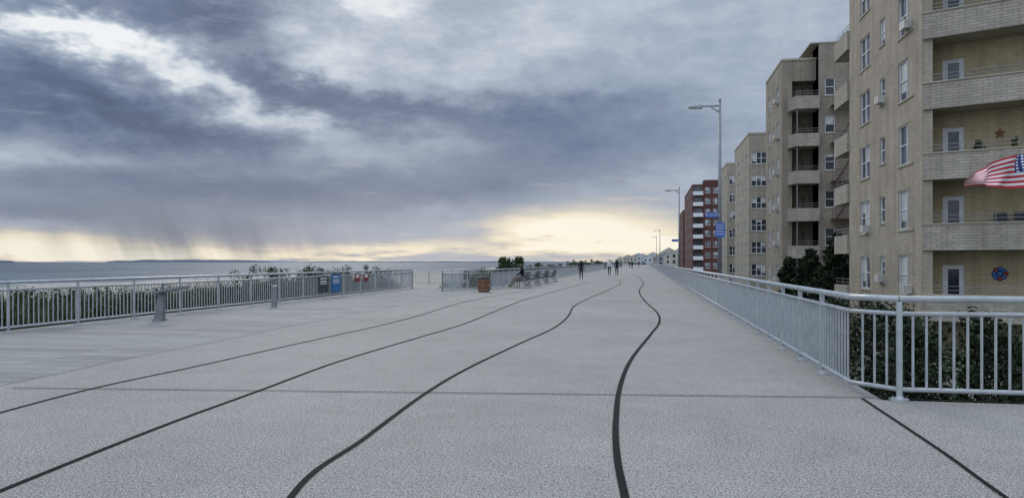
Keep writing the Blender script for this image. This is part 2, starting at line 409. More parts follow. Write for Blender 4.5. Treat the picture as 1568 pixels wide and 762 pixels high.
# --- building 1
B=empty('apartment_building'); Wl=MB(); W=MB(); R=MB(); X1=11.85
zc=[.93+3*k for k in range(-1,6)]
P=(X1,46.2); d=(0,-1); ops=[]
for z in zc:
    ops+=[(46.2-44.0,46.2-42.2,z-.87,z+.87),(46.2-40.5,46.2-39.7,z-.45,z+.87),(46.2-37.7,46.2-35.75,z-.92,z+.92)]
facade(Wl,W,P,d,11.6,-2.5,18.6,ops,0)
for z in zc[1:]:
    if z<2 or 12<z<14: W.obox(P,d,46.2-36.55,46.2-35.9,z-.86,z-.48,-.05,.33,4)
for z in (.93,9.93): W.obox(P,d,46.2-40.4,46.2-39.8,z-.42,z-.05,-.05,.3,4)
W.obox(P,d,46.2-43.0,46.2-42.35,3.93-.82,3.93-.45,-.05,.3,4)
ang=math.radians(25); e1=(math.cos(ang),-math.sin(ang)); C1=(X1,34.6); nin=(math.sin(ang),math.cos(ang))
Wl.prism([(X1+.01,34.6),(X1+.35,34.45),(X1+.35,36.4),(X1+.01,36.4)],-2.5,18.6,0)
Wl.prism([(12.05,46.1),(12.05,36.45),(25.5,30.18),(45,30.2),(45,46.1)],-2.5,18.5,0)
P2=(C1[0]+1.5*nin[0],C1[1]+1.5*nin[1]); ops=[]
for k in range(-1,6):
    fl=2.0+3.03*k+.15
    ops+=[(.62,1.45,fl+.02,fl+2.25,'door'),(5.2,7.0,fl+.9,fl+2.3),(9,9.9,fl+.02,fl+2.25,'door')]
facade(Wl,W,P2,e1,14,-2.5,18.6,ops,1)
for k in range(-1,6):
    zb=2.0+3.03*k
    Wl.obox(C1,e1,.02,14,zb,zb+1.1,-.22,.12,2)
    Wl.obox(C1,e1,-.02,14.02,zb+1.1,zb+1.16,-.25,.16,3)
    Wl.obox(C1,e1,.02,14,zb,zb+.15,-1.49,-.22,3)
    thinrail(R,C1,e1,.1,14,zb+1.16,-.05,.34,0)
for k in range(-1,5):
    zb=2.0+3.0*k
    Wl.box(X1-.12,X1+.1,46.22,49.2,zb,zb+1.1,2); Wl.box(X1+.1,13.4,48.98,49.2,zb,zb+1.1,2)
    Wl.box(X1+.1,13.5,46.22,48.98,zb,zb+.15,3)
    thinrail(R,(X1,49.2),(0,-1),0,3.0,zb+1.1,-.02,.4,0)
    window(W,(13.42,49.0),(0,-1),.7,1.6,zb+.2,zb+2.3,'door')
Wl.box(13.4,45,46.11,48.9,-2.5,14.15,0)
Wl.obox((X1,46.2),(0,-1),-.02,11.62,18.6,18.8,-.35,.06,3)
def onwall(u,z): return (P2[0]+e1[0]*u-nin[0]*.04,P2[1]+e1[1]*u-nin[1]*.04,z)
Wl.obj('walls',['tan','yel','tanband','soffit'],B); W.obj('windows',['white','glass','blind','soffit','ac'],B); R.obj('balcony_rails',['galv2'],B)
def star5(u,z,r):
    t=MB(); pts=[]
    for i in range(10):
        a=math.pi/2+i*math.pi/5; rr=r if i%2==0 else r*.42
        pts.append(onwall(u+rr*math.cos(a),z+rr*math.sin(a)))
    c_=onwall(u,z); c_=(c_[0]-nin[0]*.05,c_[1]-nin[1]*.05,z)
    for i in range(10): t.face([c_,pts[i],pts[(i+1)%10]])
    t.obj('wall_star',['wood'],B)
star5(2.75,7.0,.24)
t=MB()
for i in range(8):
    a=i*math.pi/4; c_=Vector(onwall(2.75+.2*math.cos(a),1.0+.2*math.sin(a)))
    t.tube(c_,c_-Vector((nin[0],nin[1],0))*.05,.11,.06,8,m=i%3)
c_=Vector(onwall(2.75,1.0)); t.tube(c_,c_-Vector((nin[0],nin[1],0))*.09,.12,.08,10,m=1)
t.obj('wall_flower',['signred','lblue','blue'],B)
t=MB()
for k,u in ((0,2.9),(0,3.6),(1,2.0),(1,3.3)):
    fl=2.0+3.03*k+.15; q=Vector(onwall(u,fl)); q-=Vector((nin[0],nin[1],0))*.6
    if k==0:
        for a,b_ in (((-.25,-.25),(-.25,.25)),((.25,-.25),(.25,.25))):
            t.path([q+Vector((a[0],a[1],0)),q+Vector((a[0],a[1],.6)),q+Vector((b_[0],b_[1],.65)),q+Vector((b_[0],b_[1],0))],.02,5,0)
        t.box(q.x-.25,q.x+.25,q.y-.25,q.y+.25,q.z+.4,q.z+.44,0)
        t.box(q.x-.25,q.x+.25,q.y+.25,q.y+.28,q.z+.44,q.z+1.45,0)
    else:
        t.tube(q,q+Vector((0,0,1.0)),.12,.15,10,1)
        for i in range(60):
            c_=q+Vector((random.gauss(0,.08),random.gauss(0,.08),1.0+random.random()*.5)); s_=.04
            t.face([c_+Vector((-s_,0,-s_)),c_+Vector((s_,s_,-s_)),c_+Vector((s_,0,s_)),c_+Vector((-s_,s_,s_))],2)
t.obj('balcony_furniture',['dark','ac','green'],B)
# --- building 2
B=empty('apartment_building'); Wl=MB(); W=MB(); R=MB()
fz=[3.06-1.25+3.2*k for k in range(-1,5)]
ops=[]
for z in fz[:]:
    w0=z+1.15
    if w0+1.5<18.8: ops+=[(1.3,2.6,w0,w0+1.5),(4.2,4.9,w0+.2,w0+1.5),(6.0,7.4,w0,w0+1.5)]
facade(Wl,W,(X1,76.5),(0,-1),8.6,-2.5,19.1,ops,0)
facade(Wl,W,(X1,67.9),(1,0),.85,-2.5,19.1,[],0)
Wl.box(12.05,20,69.3,76.4,-2.5,19.0,0); Wl.box(X1+.02,12.7,67.92,76.4,18.9,19.05,0)
Wl.box(12.55,12.7,67.95,69.3,-2.5,19.1,0)
ops=[]
for z in fz: ops.append((.3,1.15,z+.2,z+2.4,'door')); ops.append((1.3,1.85,z+1.1,z+2.4))
facade(Wl,W,(12.7,69.25),(1,0),2.0,-2.5,19.1,ops,0)
Wl.box(12.71,14.69,67.93,69.2,17.3,19.1,0)
ops=[]
for z in fz:
    if z+3<20: ops+=[(.5,1.3,z+1.15,z+2.6),(2.8,4.1,z+1.15,z+2.6)]
facade(Wl,W,(14.7,66.9),(1,0),8,-2.5,20.2,ops,0)
Wl.box(14.7,22.7,67.1,76,-2.5,20.15,0); Wl.box(14.7,14.72,66.92,69.3,-2.5,20.2,0)
Wl.box(14.0,22,66.85,72,20.2,20.32,3)
Wl.box(X1-.05,14.7,67.85,68.2,19.1,19.28,3); Wl.box(X1-.05,X1+.2,68.2,76.5,19.1,19.28,3)
for z in fz:
    pl=[(12.3,67.88),(12.75,66.5),(14.68,66.5),(14.68,66.72),(12.95,66.72),(12.6,67.88)]
    Wl.prism(pl,z,z+1.1,2)
    Wl.prism([(12.62,67.88),(12.97,66.74),(14.68,66.74),(14.68,69.2),(12.72,69.2),(12.72,67.88)],z,z+.15,3)
    thinrail(R,(12.8,66.55),(1,0),0,1.85,z+1.1,0,.4,0)
    if z<14: R.tube((12.9,66.7,z+1.1),(12.9,66.7,z+3.2),.05,n=6,m=0)
    R.box(15.6,18.4,65.9,66.85,z+.1,z+.16,1)
    for xx in [15.6+.28*i for i in range(11)]: R.tube((xx,65.9,z+.16),(xx,65.9,z+1.1),.018,n=4,m=1)
    R.tube((15.6,65.9,z+1.1),(18.4,65.9,z+1.1),.03,n=4,m=1)
    if z<14:
        R.tube((16.0,66.2,z+.1),(17.9,66.2,z+3.3),.05,n=4,m=1); R.tube((16.0,66.6,z+.1),(17.9,66.6,z+3.3),.05,n=4,m=1)
    W.obox((X1,76.5),(0,-1),6.1,6.7,z+1.2,z+1.6,-.05,.35,4)
Wl.obj('walls',['tan2','yel','tanband','soffit'],B); W.obj('windows',['white','glass','blind','soffit','ac'],B); R.obj('balconies_and_fire_escape',['galv2','rust'],B)
# --- blocks 3,4,5
def block(name,x0,y0,y1,x1,z1,zcs,side,front,matl,wh=1.35,kind='triple',roofbox=True,mt='soffit'):
    B=empty(name); Wl=MB(); W=MB()
    ops=[(y1-c_-w/2,y1-c_+w/2,z-wh/2,z+wh/2) for z in zcs for c_,w in side]
    facade(Wl,W,(x0,y1),(0,-1),y1-y0,-2.5,z1,ops,0)
    ops=[(c_-x0-w/2,c_-x0+w/2,z-wh/2,z+wh/2,kind) for z in zcs for c_,w in front]
    facade(Wl,W,(x0,y0),(1,0),x1-x0,-2.5,z1,ops,0)
    Wl.box(x0+.2,x1,y0+.2,y1-.05,-2.5,z1-.02,0)
    Wl.box(x0-.06,x1,y0-.06,y0+.3,z1,z1+.2,1); Wl.box(x0-.06,x0+.3,y0+.3,y1,z1,z1+.2,1)
    if roofbox: Wl.box(x0+3,x0+7,y0+3,y0+8,z1,z1+1.6,0)
    Wl.obj('walls',[matl,mt],B); W.obj('windows',['white','glass','blind','soffit'],B); return B
z3=[.6+2.57*k for k in range(0,6)]
block('apartment_building',X1,88.6,102.4,24,16.2,z3,[(91,1.5),(94.5,.9),(98,1.6),(101,1.2)],[(12.95,1.7),(15.5,1.5),(18,1.5)],'tan3')
B4=block('apartment_building',X1,111.8,121,24,15.8,z3,[(114,1.5),(118,1.5)],[(12.9,1.5),(15.2,1.5),(18,1.5)],'tan3')
z5=[.6+2.7*k for k in range(0,8)]
B5=block('brick_apartment_building',X1,191,228,26,20.8,z5,[(195,1.6),(201,1.6),(207,1.6),(213,1.6),(220,1.6),(225,1.6)],[(15.6,1.3),(17.6,1.3),(20,1.3),(23,1.3)],'red',1.4,mt='red')
t=MB()
for z in z5:
    t.box(12.0,14.4,189.7,190.98,z-1.3,z-1.1,0); t.box(12.0,14.4,189.7,189.85,z-1.1,z-.35,0); t.box(12.2,14.2,190.9,190.99,z-1.0,z+.9,1)
    t.box(12.0,12.12,189.85,190.95,z-1.1,z-.35,0)
t.obj('balconies',['white','glass'],B5)
block('brick_apartment_building',X1,236,262,26,17.5,z5[:6],[(240,1.6),(246,1.6),(252,1.6),(258,1.6)],[(14,1.3),(17,1.3),(20,1.3)],'red',1.4,mt='red')
# distant houses
hc=['hw','hg','hb','hy']
MAT['hw']=mat('house_white',(.50,.51,.53),None,1,.8); MAT['hg']=mat('house_grey',(.26,.28,.31),None,1,.8)
MAT['hb']=mat('house_blue',(.22,.27,.34),None,1,.8); MAT['hy']=mat('house_cream',(.42,.40,.35),None,1,.8); MAT['roof']=mat('roof_shingle',(.12,.12,.13),None,1,.9)
def house(x,y,w,dp,h):
    H=empty('beach_house'); t=MB(); t.box(x-w/2,x+w/2,y,y+dp,-2.5,h)
    r=h+w*.3
    t.face([(x-w/2-.3,y-.3,h),(x,y-.3,r),(x,y+dp,r),(x-w/2-.3,y+dp,h)],1); t.face([(x,y-.3,r),(x+w/2+.3,y-.3,h),(x+w/2+.3,y+dp,h),(x,y+dp,r)],1)
    t.face([(x-w/2,y-.01,h),(x+w/2,y-.01,h),(x,y-.01,r-.15)],0)
    for zz in range(2):
        for xx in (-.28,0,.28): 
            c_=x+xx*w; z0=h-1.9-zz*2.7; t.box(c_-.55,c_+.55,y-.06,y,z0,z0+1.4,2)
    t.obj('walls_and_roof',[random.choice(hc),'roof','glass'],H)
for px,dd,w,h in ((950,640,9,5),(962,600,9,6.5),(973,560,10,6),(984,520,9,6.5),(995,500,10,5.5),(1008,470,8,6),(1019,430,9,6),(1030,400,9,7),(1040,330,8,7),(1000,620,12,8),(978,680,12,8),(1024,560,14,10)):
    x,y=cam2w((px-CX)/F*dd,dd); house(x,y,w,10,h-1.5)
# ------------------------------------------------------------ vegetation
def leafquad(t,c_,s_,m=0):
    a=Vector((random.gauss(0,1),random.gauss(0,1),random.gauss(0,1))).normalized(); b_=a.cross(Vector((random.gauss(0,1),random.gauss(0,1),random.gauss(0,1)))).normalized()
    t.face([c_-a*s_,c_-b_*s_*.45,c_+a*s_,c_+b_*s_*.45],m)
def shrub(t,x,y,z,r,h,n,s_=.06,stems=True):
    cl=[]
    for _ in range(10):
        rr=r*random.uniform(.25,.45); cl.append((Vector((x+random.gauss(0,r*.45),y+random.gauss(0,r*.45),z+max(rr*.5,h*random.uniform(.2,1.0)-rr))),rr))
    if stems:
        for c_,rr in cl: t.tube((x+random.gauss(0,.05),y,z),c_,.02,.006,4,1)
    for i in range(n):
        c_,rr=random.choice(cl); v=Vector((random.gauss(0,1),random.gauss(0,1),random.gauss(0,1))).normalized()*rr*random.random()**.35
        p=c_+v
        if p.z<z: p.z=z+random.random()*.1
        leafquad(t,p,s_*random.uniform(.6,1.3))
t=MB()
def blade(t,x,y,z,h,m=0):
    a=random.uniform(0,6.28); w=.010+.006*random.random(); l=random.uniform(.15,.5)*h
    dx,dy=math.cos(a)*w,math.sin(a)*w; bx,by=math.cos(a+1.4)*l,math.sin(a+1.4)*l
    t.face([(x-dx,y-dy,z),(x+dx,y+dy,z),(x+bx*.35+dx*.8,y+by*.35+dy*.8,z+h*.6),(x+bx*.35-dx*.8,y+by*.35-dy*.8,z+h*.6)],m)
    t.face([(x+bx*.35-dx*.8,y+by*.35-dy*.8,z+h*.6),(x+bx*.35+dx*.8,y+by*.35+dy*.8,z+h*.6),(x+bx,y+by,z+h)],m)
for i in range(36000):
    y=random.uniform(-2,41); x=-13.95-abs(random.gauss(0,2.6))
    dn=mn.noise(Vector((x*.6,y*.5,3)))
    if dn<-.3: continue
    h=random.uniform(.6,1.25)*(1+.35*dn); blade(t,x,y,tz(x,y)-.03,h,0)
t.obj('dune_grass',['grass'],uv=False)
t=MB()
y=3
while y<43:
    x=-14.7-abs(random.gauss(0,.9)); h=random.uniform(1.0,1.55)
    if 27<y<42 and random.random()<.28: h=2.0
    shrub(t,x,y,tz(x,y),random.uniform(.6,.95),h,850,.05); y+=random.uniform(.22,.5)
y=3
while y<43:
    x=-17-abs(random.gauss(0,1)); shrub(t,x,y,tz(x,y),1.0,random.uniform(.9,1.4),450,.08); y+=random.uniform(.6,1.1)
t.obj('dune_shrubs',['green','bark'],uv=False)
t=MB()
y=40.5
while y<150:
    x=-9.3-abs(random.gauss(0,.8)); 
    if y>47: x-=.5
    h=random.uniform(1.0,1.65)
    shrub(t,x,y,-.3,.8,h,460,.07 if y<80 else .12); y+=random.uniform(.55,1.0)*(1 if y<90 else 1.8)
t.obj('dune_shrubs',['green','bark'],uv=False)
t=MB()
shrub(t,-10.6,57,-.3,1.3,3.0,3400,.09); shrub(t,-10.3,54,-.3,1.0,2.3,1800,.09)
t.obj('beach_plum_bush',['green','bark'],uv=False)
t=MB()
for i in range(70):
    y=random.uniform(150,640); x=-12-abs(random.gauss(0,9)) if y<430 else random.uniform(-45,8)
    shrub(t,x,y,-1.2,random.uniform(1.5,3),random.uniform(2,4.0),160,.35,False)
t.obj('distant_shrubs',['green'],uv=False)
def conifer(name,x,y,z0,h,r,n=3500,s_=.05):
    T=empty(name); t=MB(); t.tube((x,y,z0),(x,y,z0+h*.95),.09,.02,7,0)
    L=MB(); nb=int(36)
    for i in range(nb):
        f=(i+.5)/nb; zz=z0+h*(.05+.95*f); rr=r*(1-f)**.6*random.uniform(.7,1.1)+.08; a=i*2.4+random.random()
        tip=Vector((x+math.cos(a)*rr,y+math.sin(a)*rr,zz+rr*.35)); b0=Vector((x,y,zz-rr*.1)); t.tube(b0,tip,.022,.006,4,0)
        for k in range(n//nb):
            u=random.random()**.6; c_=b0.lerp(tip,u)+Vector((random.gauss(0,.10),random.gauss(0,.10),random.gauss(0,.08)+.04))
            leafquad(L,c_,s_*random.uniform(.7,1.5))
    t.obj('trunk_and_branches',['bark'],T,uv=False); L.obj('needles',['pine'],T,uv=False)
for x,y,h,r in ((3.6,10.6,3.0,1.0),(4.6,11.2,3.1,1.0),(5.8,10.4,2.75,1.0),(6.9,10.8,2.7,1.1),(8.2,11.0,2.6,1.1),(4.1,12.8,3.1,1.1),(5.7,13.0,2.75,1.1),(7.6,13.2,2.6,1.1),(4.4,15.5,3.1,1.1),(9.6,12.5,2.6,1.2),(4.6,19,3.0,1.2)):
    conifer('conifer_shrub',x,y,-2.5,h+.05,r,4400,.042)
for x,y,h,r in ((12.9,54,5.2,1.7),(13.8,57,6.0,1.9),(12.6,60,4.8,1.6),(14.8,54,5.4,1.8),(11.6,63,4.2,1.3)):
    conifer('evergreen_tree',x,y,-2.5,h,r,5200,.12)
# ------------------------------------------------------------ street furniture
def lamp(x,y,h=8.0,arm=1.0,sign=False):
    L=empty('street_lamp'); t=MB()
    t.tube((x,y,-2.5),(x,y,-.2),.16,.12,12); t.tube((x,y,-.2),(x,y,.9),.12,.085,12)
    t.tube((x,y,.9),(x,y,h),.08,.05,12); t.tube((x,y,h),(x,y,h+.12),.06,.03,8)
    t.tube((x,y,h-.45),(x-arm*.35,y,h-.22),.03,.03,6)
    t.tube((x,y,h-.18),(x-arm*.75,y,h-.18),.035,.03,8)
    t.obj('pole',['galv2'],L,smooth=True)
    t=MB(); a=x-arm*.7
    t.hexa([(a-.55,y-.11,h-.24),(a,y-.15,h-.26),(a,y+.15,h-.26),(a-.55,y+.11,h-.24),(a-.53,y-.08,h-.18),(a,y-.1,h-.12),(a,y+.1,h-.12),(a-.53,y+.08,h-.18)],0)
    t.box(a-.45,a-.12,y-.09,y+.09,h-.275,h-.262,1)
    t.obj('lamp_head',['galv2','white'],L)
    return L
def textobj(txt,size,loc,parent,m):
    cu=bpy.data.curves.new(txt,'FONT'); cu.body=txt; cu.size=size; cu.align_x='CENTER'; cu.align_y='CENTER'; cu.extrude=.002
    o=bpy.data.objects.new('lettering',cu); o.location=loc; o.rotation_euler=(math.pi/2,0,0); cu.materials.append(MAT[m]); col.objects.link(o); o.parent=parent
lamp(3.0,30.9); lamp(3.0,66.6,8.0); lamp(3.0,150,8); lamp(3.0,190,8)
S=empty('street_name_sign'); t=MB(); t.box(2.42,3.0-.09,30.76,30.78,3.30,3.50,0); t.box(2.93,2.99,30.75,30.79,3.34,3.46,1); t.obj('panel',['blue','galv2'],S); textobj('B 121 ST',.13,(2.67,30.75,3.40),S,'white')
S=empty('information_sign'); t=MB(); t.box(2.82,3.19,30.76,30.78,2.5,3.08,0); t.box(2.95,3.06,30.78,30.83,2.7,2.9,1); t.obj('panel',['blue','galv2'],S)
for i in range(4): textobj('WALK',.11,(3.0,30.75,2.62+.12*i),S,'white')
S=empty('street_name_sign'); t=MB(); t.box(2.35,2.92,66.5,66.52,3.30,3.5,0); t.obj('panel',['blue'],S)
def railsign(px,y,w,z0,z1,m,name):
    x=-13.14; S=empty(name); 
    t=MB(); t.box(x+.05,x+.07,y-w/2,y+w/2,z0,z1,0)
    for zz,hh in ((.82,.05),(.68,.03),(.60,.03),(.5,.03)):
        zq=z0+(z1-z0)*zz; t.box(x+.07,x+.074,y-w*.36,y+w*.3,zq,zq+hh,1)
    t.box(x+.02,x+.05,y-w*.3,y-w*.24,z0+.1,z1-.1,2); t.box(x+.02,x+.05,y+w*.24,y+w*.3,z0+.1,z1-.1,2)
    t.obj('panel',[m,'white','galv2'],S)
def ywall(px,x=-13.1):
    return x/math.tan(math.atan((px-CX)/F)-A)
MAT['signblack']=mat('sign_dark',(.03,.035,.045),None,4,.5)
for px,w,z0,z1,m in ((495,.95,.25,.92,'signblack'),(514,.95,.2,.98,'lblue'),(547,.6,.6,.95,'signred'),(560,.6,.6,.95,'signred')):
    railsign(px,ywall(px),w,z0,z1,m,'rail_sign')
x,y=G(246,491); S=empty('lectern_sign'); t=MB()
t.obox((x,y),(1,.1),-.16,.10,0,.05,-.12,.12,0)
def lq(u,w,z): return (x+u,y+w,z)
t.hexa([lq(-.15,-.07,.05),lq(.08,-.07,.05),lq(.08,.07,.05),lq(-.15,.07,.05),lq(-.03,-.05,.72),lq(.14,-.05,.76),lq(.14,.05,.76),lq(-.03,.05,.72)],0)
t.hexa([lq(-.06,-.25,.70),lq(.66,-.25,.84),lq(.66,.25,.84),lq(-.06,.25,.70),lq(-.06,-.25,.745),lq(.66,-.25,.885),lq(.66,.25,.885),lq(-.06,.25,.745)],0)
t.obj('post_and_panel',['galv2'],S)
x,y=G(420,470); S=empty('bollard'); t=MB(); t.tube((x,y,0),(x,y,.03),.14,.14,16); t.tube((x,y,.03),(x,y,.66),.095,.095,16); t.tube((x,y,.66),(x,y,.70),.11,.11,16); t.tube((x,y,.70),(x,y,.73),.11,.05,16); t.obj('post',['galv2'],S)
x,y=G(741,447); S=empty('litter_bin'); t=MB()
for i in range(20):
    a=2*math.pi*i/20; dx,dy=math.cos(a),math.sin(a)
    t.obox((x+dx*.27,y+dy*.27),(-dy,dx),-.036,.036,.06,.64,0,.025,0)
t.tube((x,y,.05),(x,y,.62),.25,.25,20,1); t.tube((x,y,.64),(x,y,.72),.30,.30,20,1); t.tube((x,y,.72),(x,y,.82),.30,.18,20,1); t.tube((x,y,0),(x,y,.05),.27,.27,20,1)
for zz in (.2,.5): t.tube((x,y,zz),(x,y,zz+.03),.305,.305,20,1)
t.obj('slatted_body',['wood','dark'],S)
def bench(x,y,L=1.9):
    S=empty('park_bench'); t=MB()
    for i in range(5): t.box(x-.40+.1*i,x-.32+.1*i,y,y+L,.43,.465,0)
    for i in range(3):
        z=.58+.12*i; xo=x+.14+.045*i; t.hexa([(xo,y,z),(xo+.03,y,z),(xo+.03,y+L,z),(xo,y+L,z),(xo+.03,y,z+.07),(xo+.06,y,z+.07),(xo+.06,y+L,z+.07),(xo+.03,y+L,z+.07)],0)
    for yy in (y+.05,y+L/2,y+L-.05):
        t.path([(x-.42,yy,.02),(x-.38,yy,.22),(x-.40,yy,.42),(x+.1,yy,.42),(x+.18,yy,.6),(x+.28,yy,.92)],.022,6,1)
        t.path([(x+.1,yy,.42),(x+.16,yy,.22),(x+.30,yy,.02)],.022,6,1)
        arc=[(x-.12-.28*math.cos(a),yy,.44+.25*math.sin(a)) for a in [math.pi*i/8 for i in range(9)]]; t.path(arc,.02,6,1)
        t.box(x-.47,x-.37,yy-.04,yy+.04,0,.025,1); t.box(x+.25,x+.35,yy-.04,yy+.04,0,.025,1)
    t.obj('frame_and_slats',['benchwood','benchmetal'],S)
for i,y in enumerate((41.6,45.6,49.8,54.4)): bench(-6.95+.02*i,y)
# flag
Fp=empty('american_flag'); t=MB(); nu,nv=36,14; D=27.
def fpt(s_,tt):
    px=1604-124*s_; top=219+46*s_**.9; bot=286+2*math.sin(s_*5)
    top+=3*math.sin(s_*9); py=top+(bot-top)*tt
    dd=D+.22*math.sin(s_*11+tt*2.2)*s_**.4+.12*math.sin(s_*23-tt*3)
    x,y=cam2w((px-CX)/F*D+ .05*math.sin(tt*6+s_*8),dd); return (x,y,CAMH+(HY-py)/F*D)
for i in range(nu):
    for j in range(nv):
        t.face([fpt(i/nu,j/nv),fpt((i+1)/nu,j/nv),fpt((i+1)/nu,(j+1)/nv),fpt(i/nu,(j+1)/nv)],0,[(i/nu,j/nv),((i+1)/nu,j/nv),((i+1)/nu,(j+1)/nv),(i/nu,(j+1)/nv)])
o=t.obj('cloth',['flag'],Fp)
t=MB(); a=Vector(fpt(0,-.05)); b_=Vector(fpt(0,1)); t.tube(b_+(b_-a)*.1,a+Vector((0,0,.05)),.02,.02,8); t.tube(b_+(b_-a)*.1,(16.3,32.5,4.1),.02,.025,8); t.tube(a+Vector((0,0,.05)),a+Vector((0,0,.12)),.04,.04,8); t.obj('pole',['white'],Fp)
# ------------------------------------------------------------ people
def cloth(n_,c_): MAT[n_]=mat(n_,c_,tuple(v*.7 for v in c_),6,.85,spec=.15)
for n_,c_ in (('cl_dark',(.018,.019,.025)),('cl_white',(.62,.62,.63)),('cl_navy',(.02,.028,.055)),('cl_grey',(.12,.12,.13)),('cl_jean',(.045,.06,.10)),('cl_red',(.22,.04,.035)),('skin',(.42,.25,.18)),('hair',(.03,.02,.015)),('shoe',(.04,.04,.04)),('cl_tan',(.25,.2,.14))): cloth(n_,c_)
def figure(name,loc,head,h=1.72,top='cl_dark',pants='cl_jean',pose='walk',bag=None,phase=1):
    k=h/1.75; J={};E=[]
    ph=phase
    if pose=='walk':
        J=dict(pel=(0,0,.95,.13,.10),sp=(0,.01,1.13,.125,.095),ch=(0,.02,1.33,.155,.11),nk=(0,.02,1.49,.055,.055),hd=(0,.04,1.60,.078,.09),ht=(0,.035,1.68,.07,.08),
         sL=(-.18,.01,1.42,.06,.06),eL=(-.23,-.06*ph,1.15,.045,.045),wL=(-.22,.06-.08*ph,.93,.03,.03),hL=(-.22,.08-.09*ph,.85,.03,.018),
         sR=(.18,.01,1.42,.06,.06),eR=(.23,.06*ph,1.15,.045,.045),wR=(.22,.12+.08*ph,.95,.03,.03),hR=(.22,.15+.09*ph,.88,.03,.018),
         pL=(-.095,0,.88,.085,.09),kL=(-.10,.16*ph+.04,.50,.058,.06),aL=(-.10,.20*ph-.06,.10,.04,.04),tL=(-.11,.20*ph+.10,.045,.04,.03),
         pR=(.095,0,.88,.085,.09),kR=(.10,-.10*ph+.05,.49,.058,.06),aR=(.10,-.26*ph-.02,.12,.04,.04),tR=(.11,-.26*ph+.13,.045,.04,.03))
    else:
        J=dict(pel=(0,0,.55,.14,.12),sp=(0,-.02,.74,.13,.11),ch=(0,0,.95,.155,.12),nk=(0,.05,1.11,.055,.055),hd=(0,.09,1.22,.078,.09),ht=(0,.085,1.30,.07,.08),
         sL=(-.18,.02,1.04,.06,.06),eL=(-.24,.10,.80,.045,.045),wL=(-.14,.32,.70,.03,.03),hL=(-.09,.39,.70,.03,.018),
         sR=(.18,.02,1.04,.06,.06),eR=(.24,.10,.80,.045,.045),wR=(.14,.32,.70,.03,.03),hR=(.09,.39,.70,.03,.018),
         pL=(-.10,.06,.55,.09,.085),kL=(-.13,.46,.54,.062,.062),aL=(-.13,.56,.11,.04,.04),tL=(-.14,.70,.045,.04,.03),
         pR=(.10,.06,.55,.09,.085),kR=(.14,.46,.54,.062,.062),aR=(.13,.72,.13,.04,.04),tR=(.14,.85,.06,.04,.03))
    names=list(J); idx={n_:i for i,n_ in enumerate(names)}
    E=[('pel','sp','t'),('sp','ch','t'),('ch','nk','t'),('nk','hd','h'),('hd','ht','h')]
    for s_ in 'LR': E+=[('ch','s'+s_,'t'),('s'+s_,'e'+s_,'t'),('e'+s_,'w'+s_,'t'),('w'+s_,'h'+s_,'s'),('pel','p'+s_,'p'),('p'+s_,'k'+s_,'p'),('k'+s_,'a'+s_,'p'),('a'+s_,'t'+s_,'f')]
    me=bpy.data.meshes.new('sk'); me.from_pydata([Vector(J[n_][:3])*k for n_ in names],[(idx[a],idx[b_]) for a,b_,_ in E],[])
    o=bpy.data.objects.new('sk',me); col.objects.link(o)
    o.modifiers.new('s','SKIN'); ss=o.modifiers.new('u','SUBSURF'); ss.levels=2; ss.render_levels=2
    sv=me.skin_vertices[0].data
    for n_,i in idx.items(): sv[i].radius=(J[n_][3]*k,J[n_][4]*k); sv[i].use_root=(n_=='pel')
    dg=bpy.context.evaluated_depsgraph_get(); dg.update()
    nm=bpy.data.meshes.new_from_object(o.evaluated_get(dg)); bpy.data.objects.remove(o)
    nm.materials.clear()
    for mm in (top,pants,'skin','hair','shoe'): nm.materials.append(MAT[mm])
    mi={'t':0,'p':1,'h':2,'s':2,'f':4}
    segs=[(Vector(J[a][:3])*k,Vector(J[b_][:3])*k,l,(J[a][3]+J[b_][3])*.5) for a,b_,l in E]
    hdc=Vector(J['hd'][:3])*k
    for p in nm.polygons:
        c_=p.center; best=9;lab='t'
        for a,b_,l,r_ in segs:
            ab=b_-a; u=max(0,min(1,(c_-a).dot(ab)/ab.length_squared)); dd=(a+ab*u-c_).length-r_*k
            if dd<best: best=dd;lab=l
        mid=mi[lab]
        if lab=='h' and c_.z>hdc.z-.06 and ((c_.z-hdc.z)>.055 or (c_.y-hdc.y)<.005): mid=3
        p.material_index=mid; p.use_smooth=True
    R_=empty(name,(loc[0],loc[1],loc[2] if len(loc)>2 else 0)); R_.rotation_euler=(0,0,head)
    b=bpy.data.objects.new('body',nm); col.objects.link(b); b.parent=R_
    t=MB(); fy=hdc.y+.085*k
    t.hexa([(hdc.x-.012,fy-.01,hdc.z-.02),(hdc.x+.012,fy-.01,hdc.z-.02),(hdc.x+.012,fy-.02,hdc.z-.02),(hdc.x-.012,fy-.02,hdc.z-.02),(hdc.x-.004,fy-.012,hdc.z+.025),(hdc.x+.004,fy-.012,hdc.z+.025),(hdc.x+.004,fy-.02,hdc.z+.025),(hdc.x-.004,fy-.02,hdc.z+.025)],0)
    for sx_ in (-1,1):
        t.tube((hdc.x+sx_*.03,fy-.022,hdc.z+.025),(hdc.x+sx_*.03,fy-.004,hdc.z+.025),.01,.008,8,1)
        t.tube((hdc.x+sx_*.075*k,hdc.y,hdc.z-.01),(hdc.x+sx_*.095*k,hdc.y-.01,hdc.z),.028,.02,8,0)
    t.box(hdc.x-.022,hdc.x+.022,fy-.025,fy-.006,hdc.z-.05,hdc.z-.042,1)
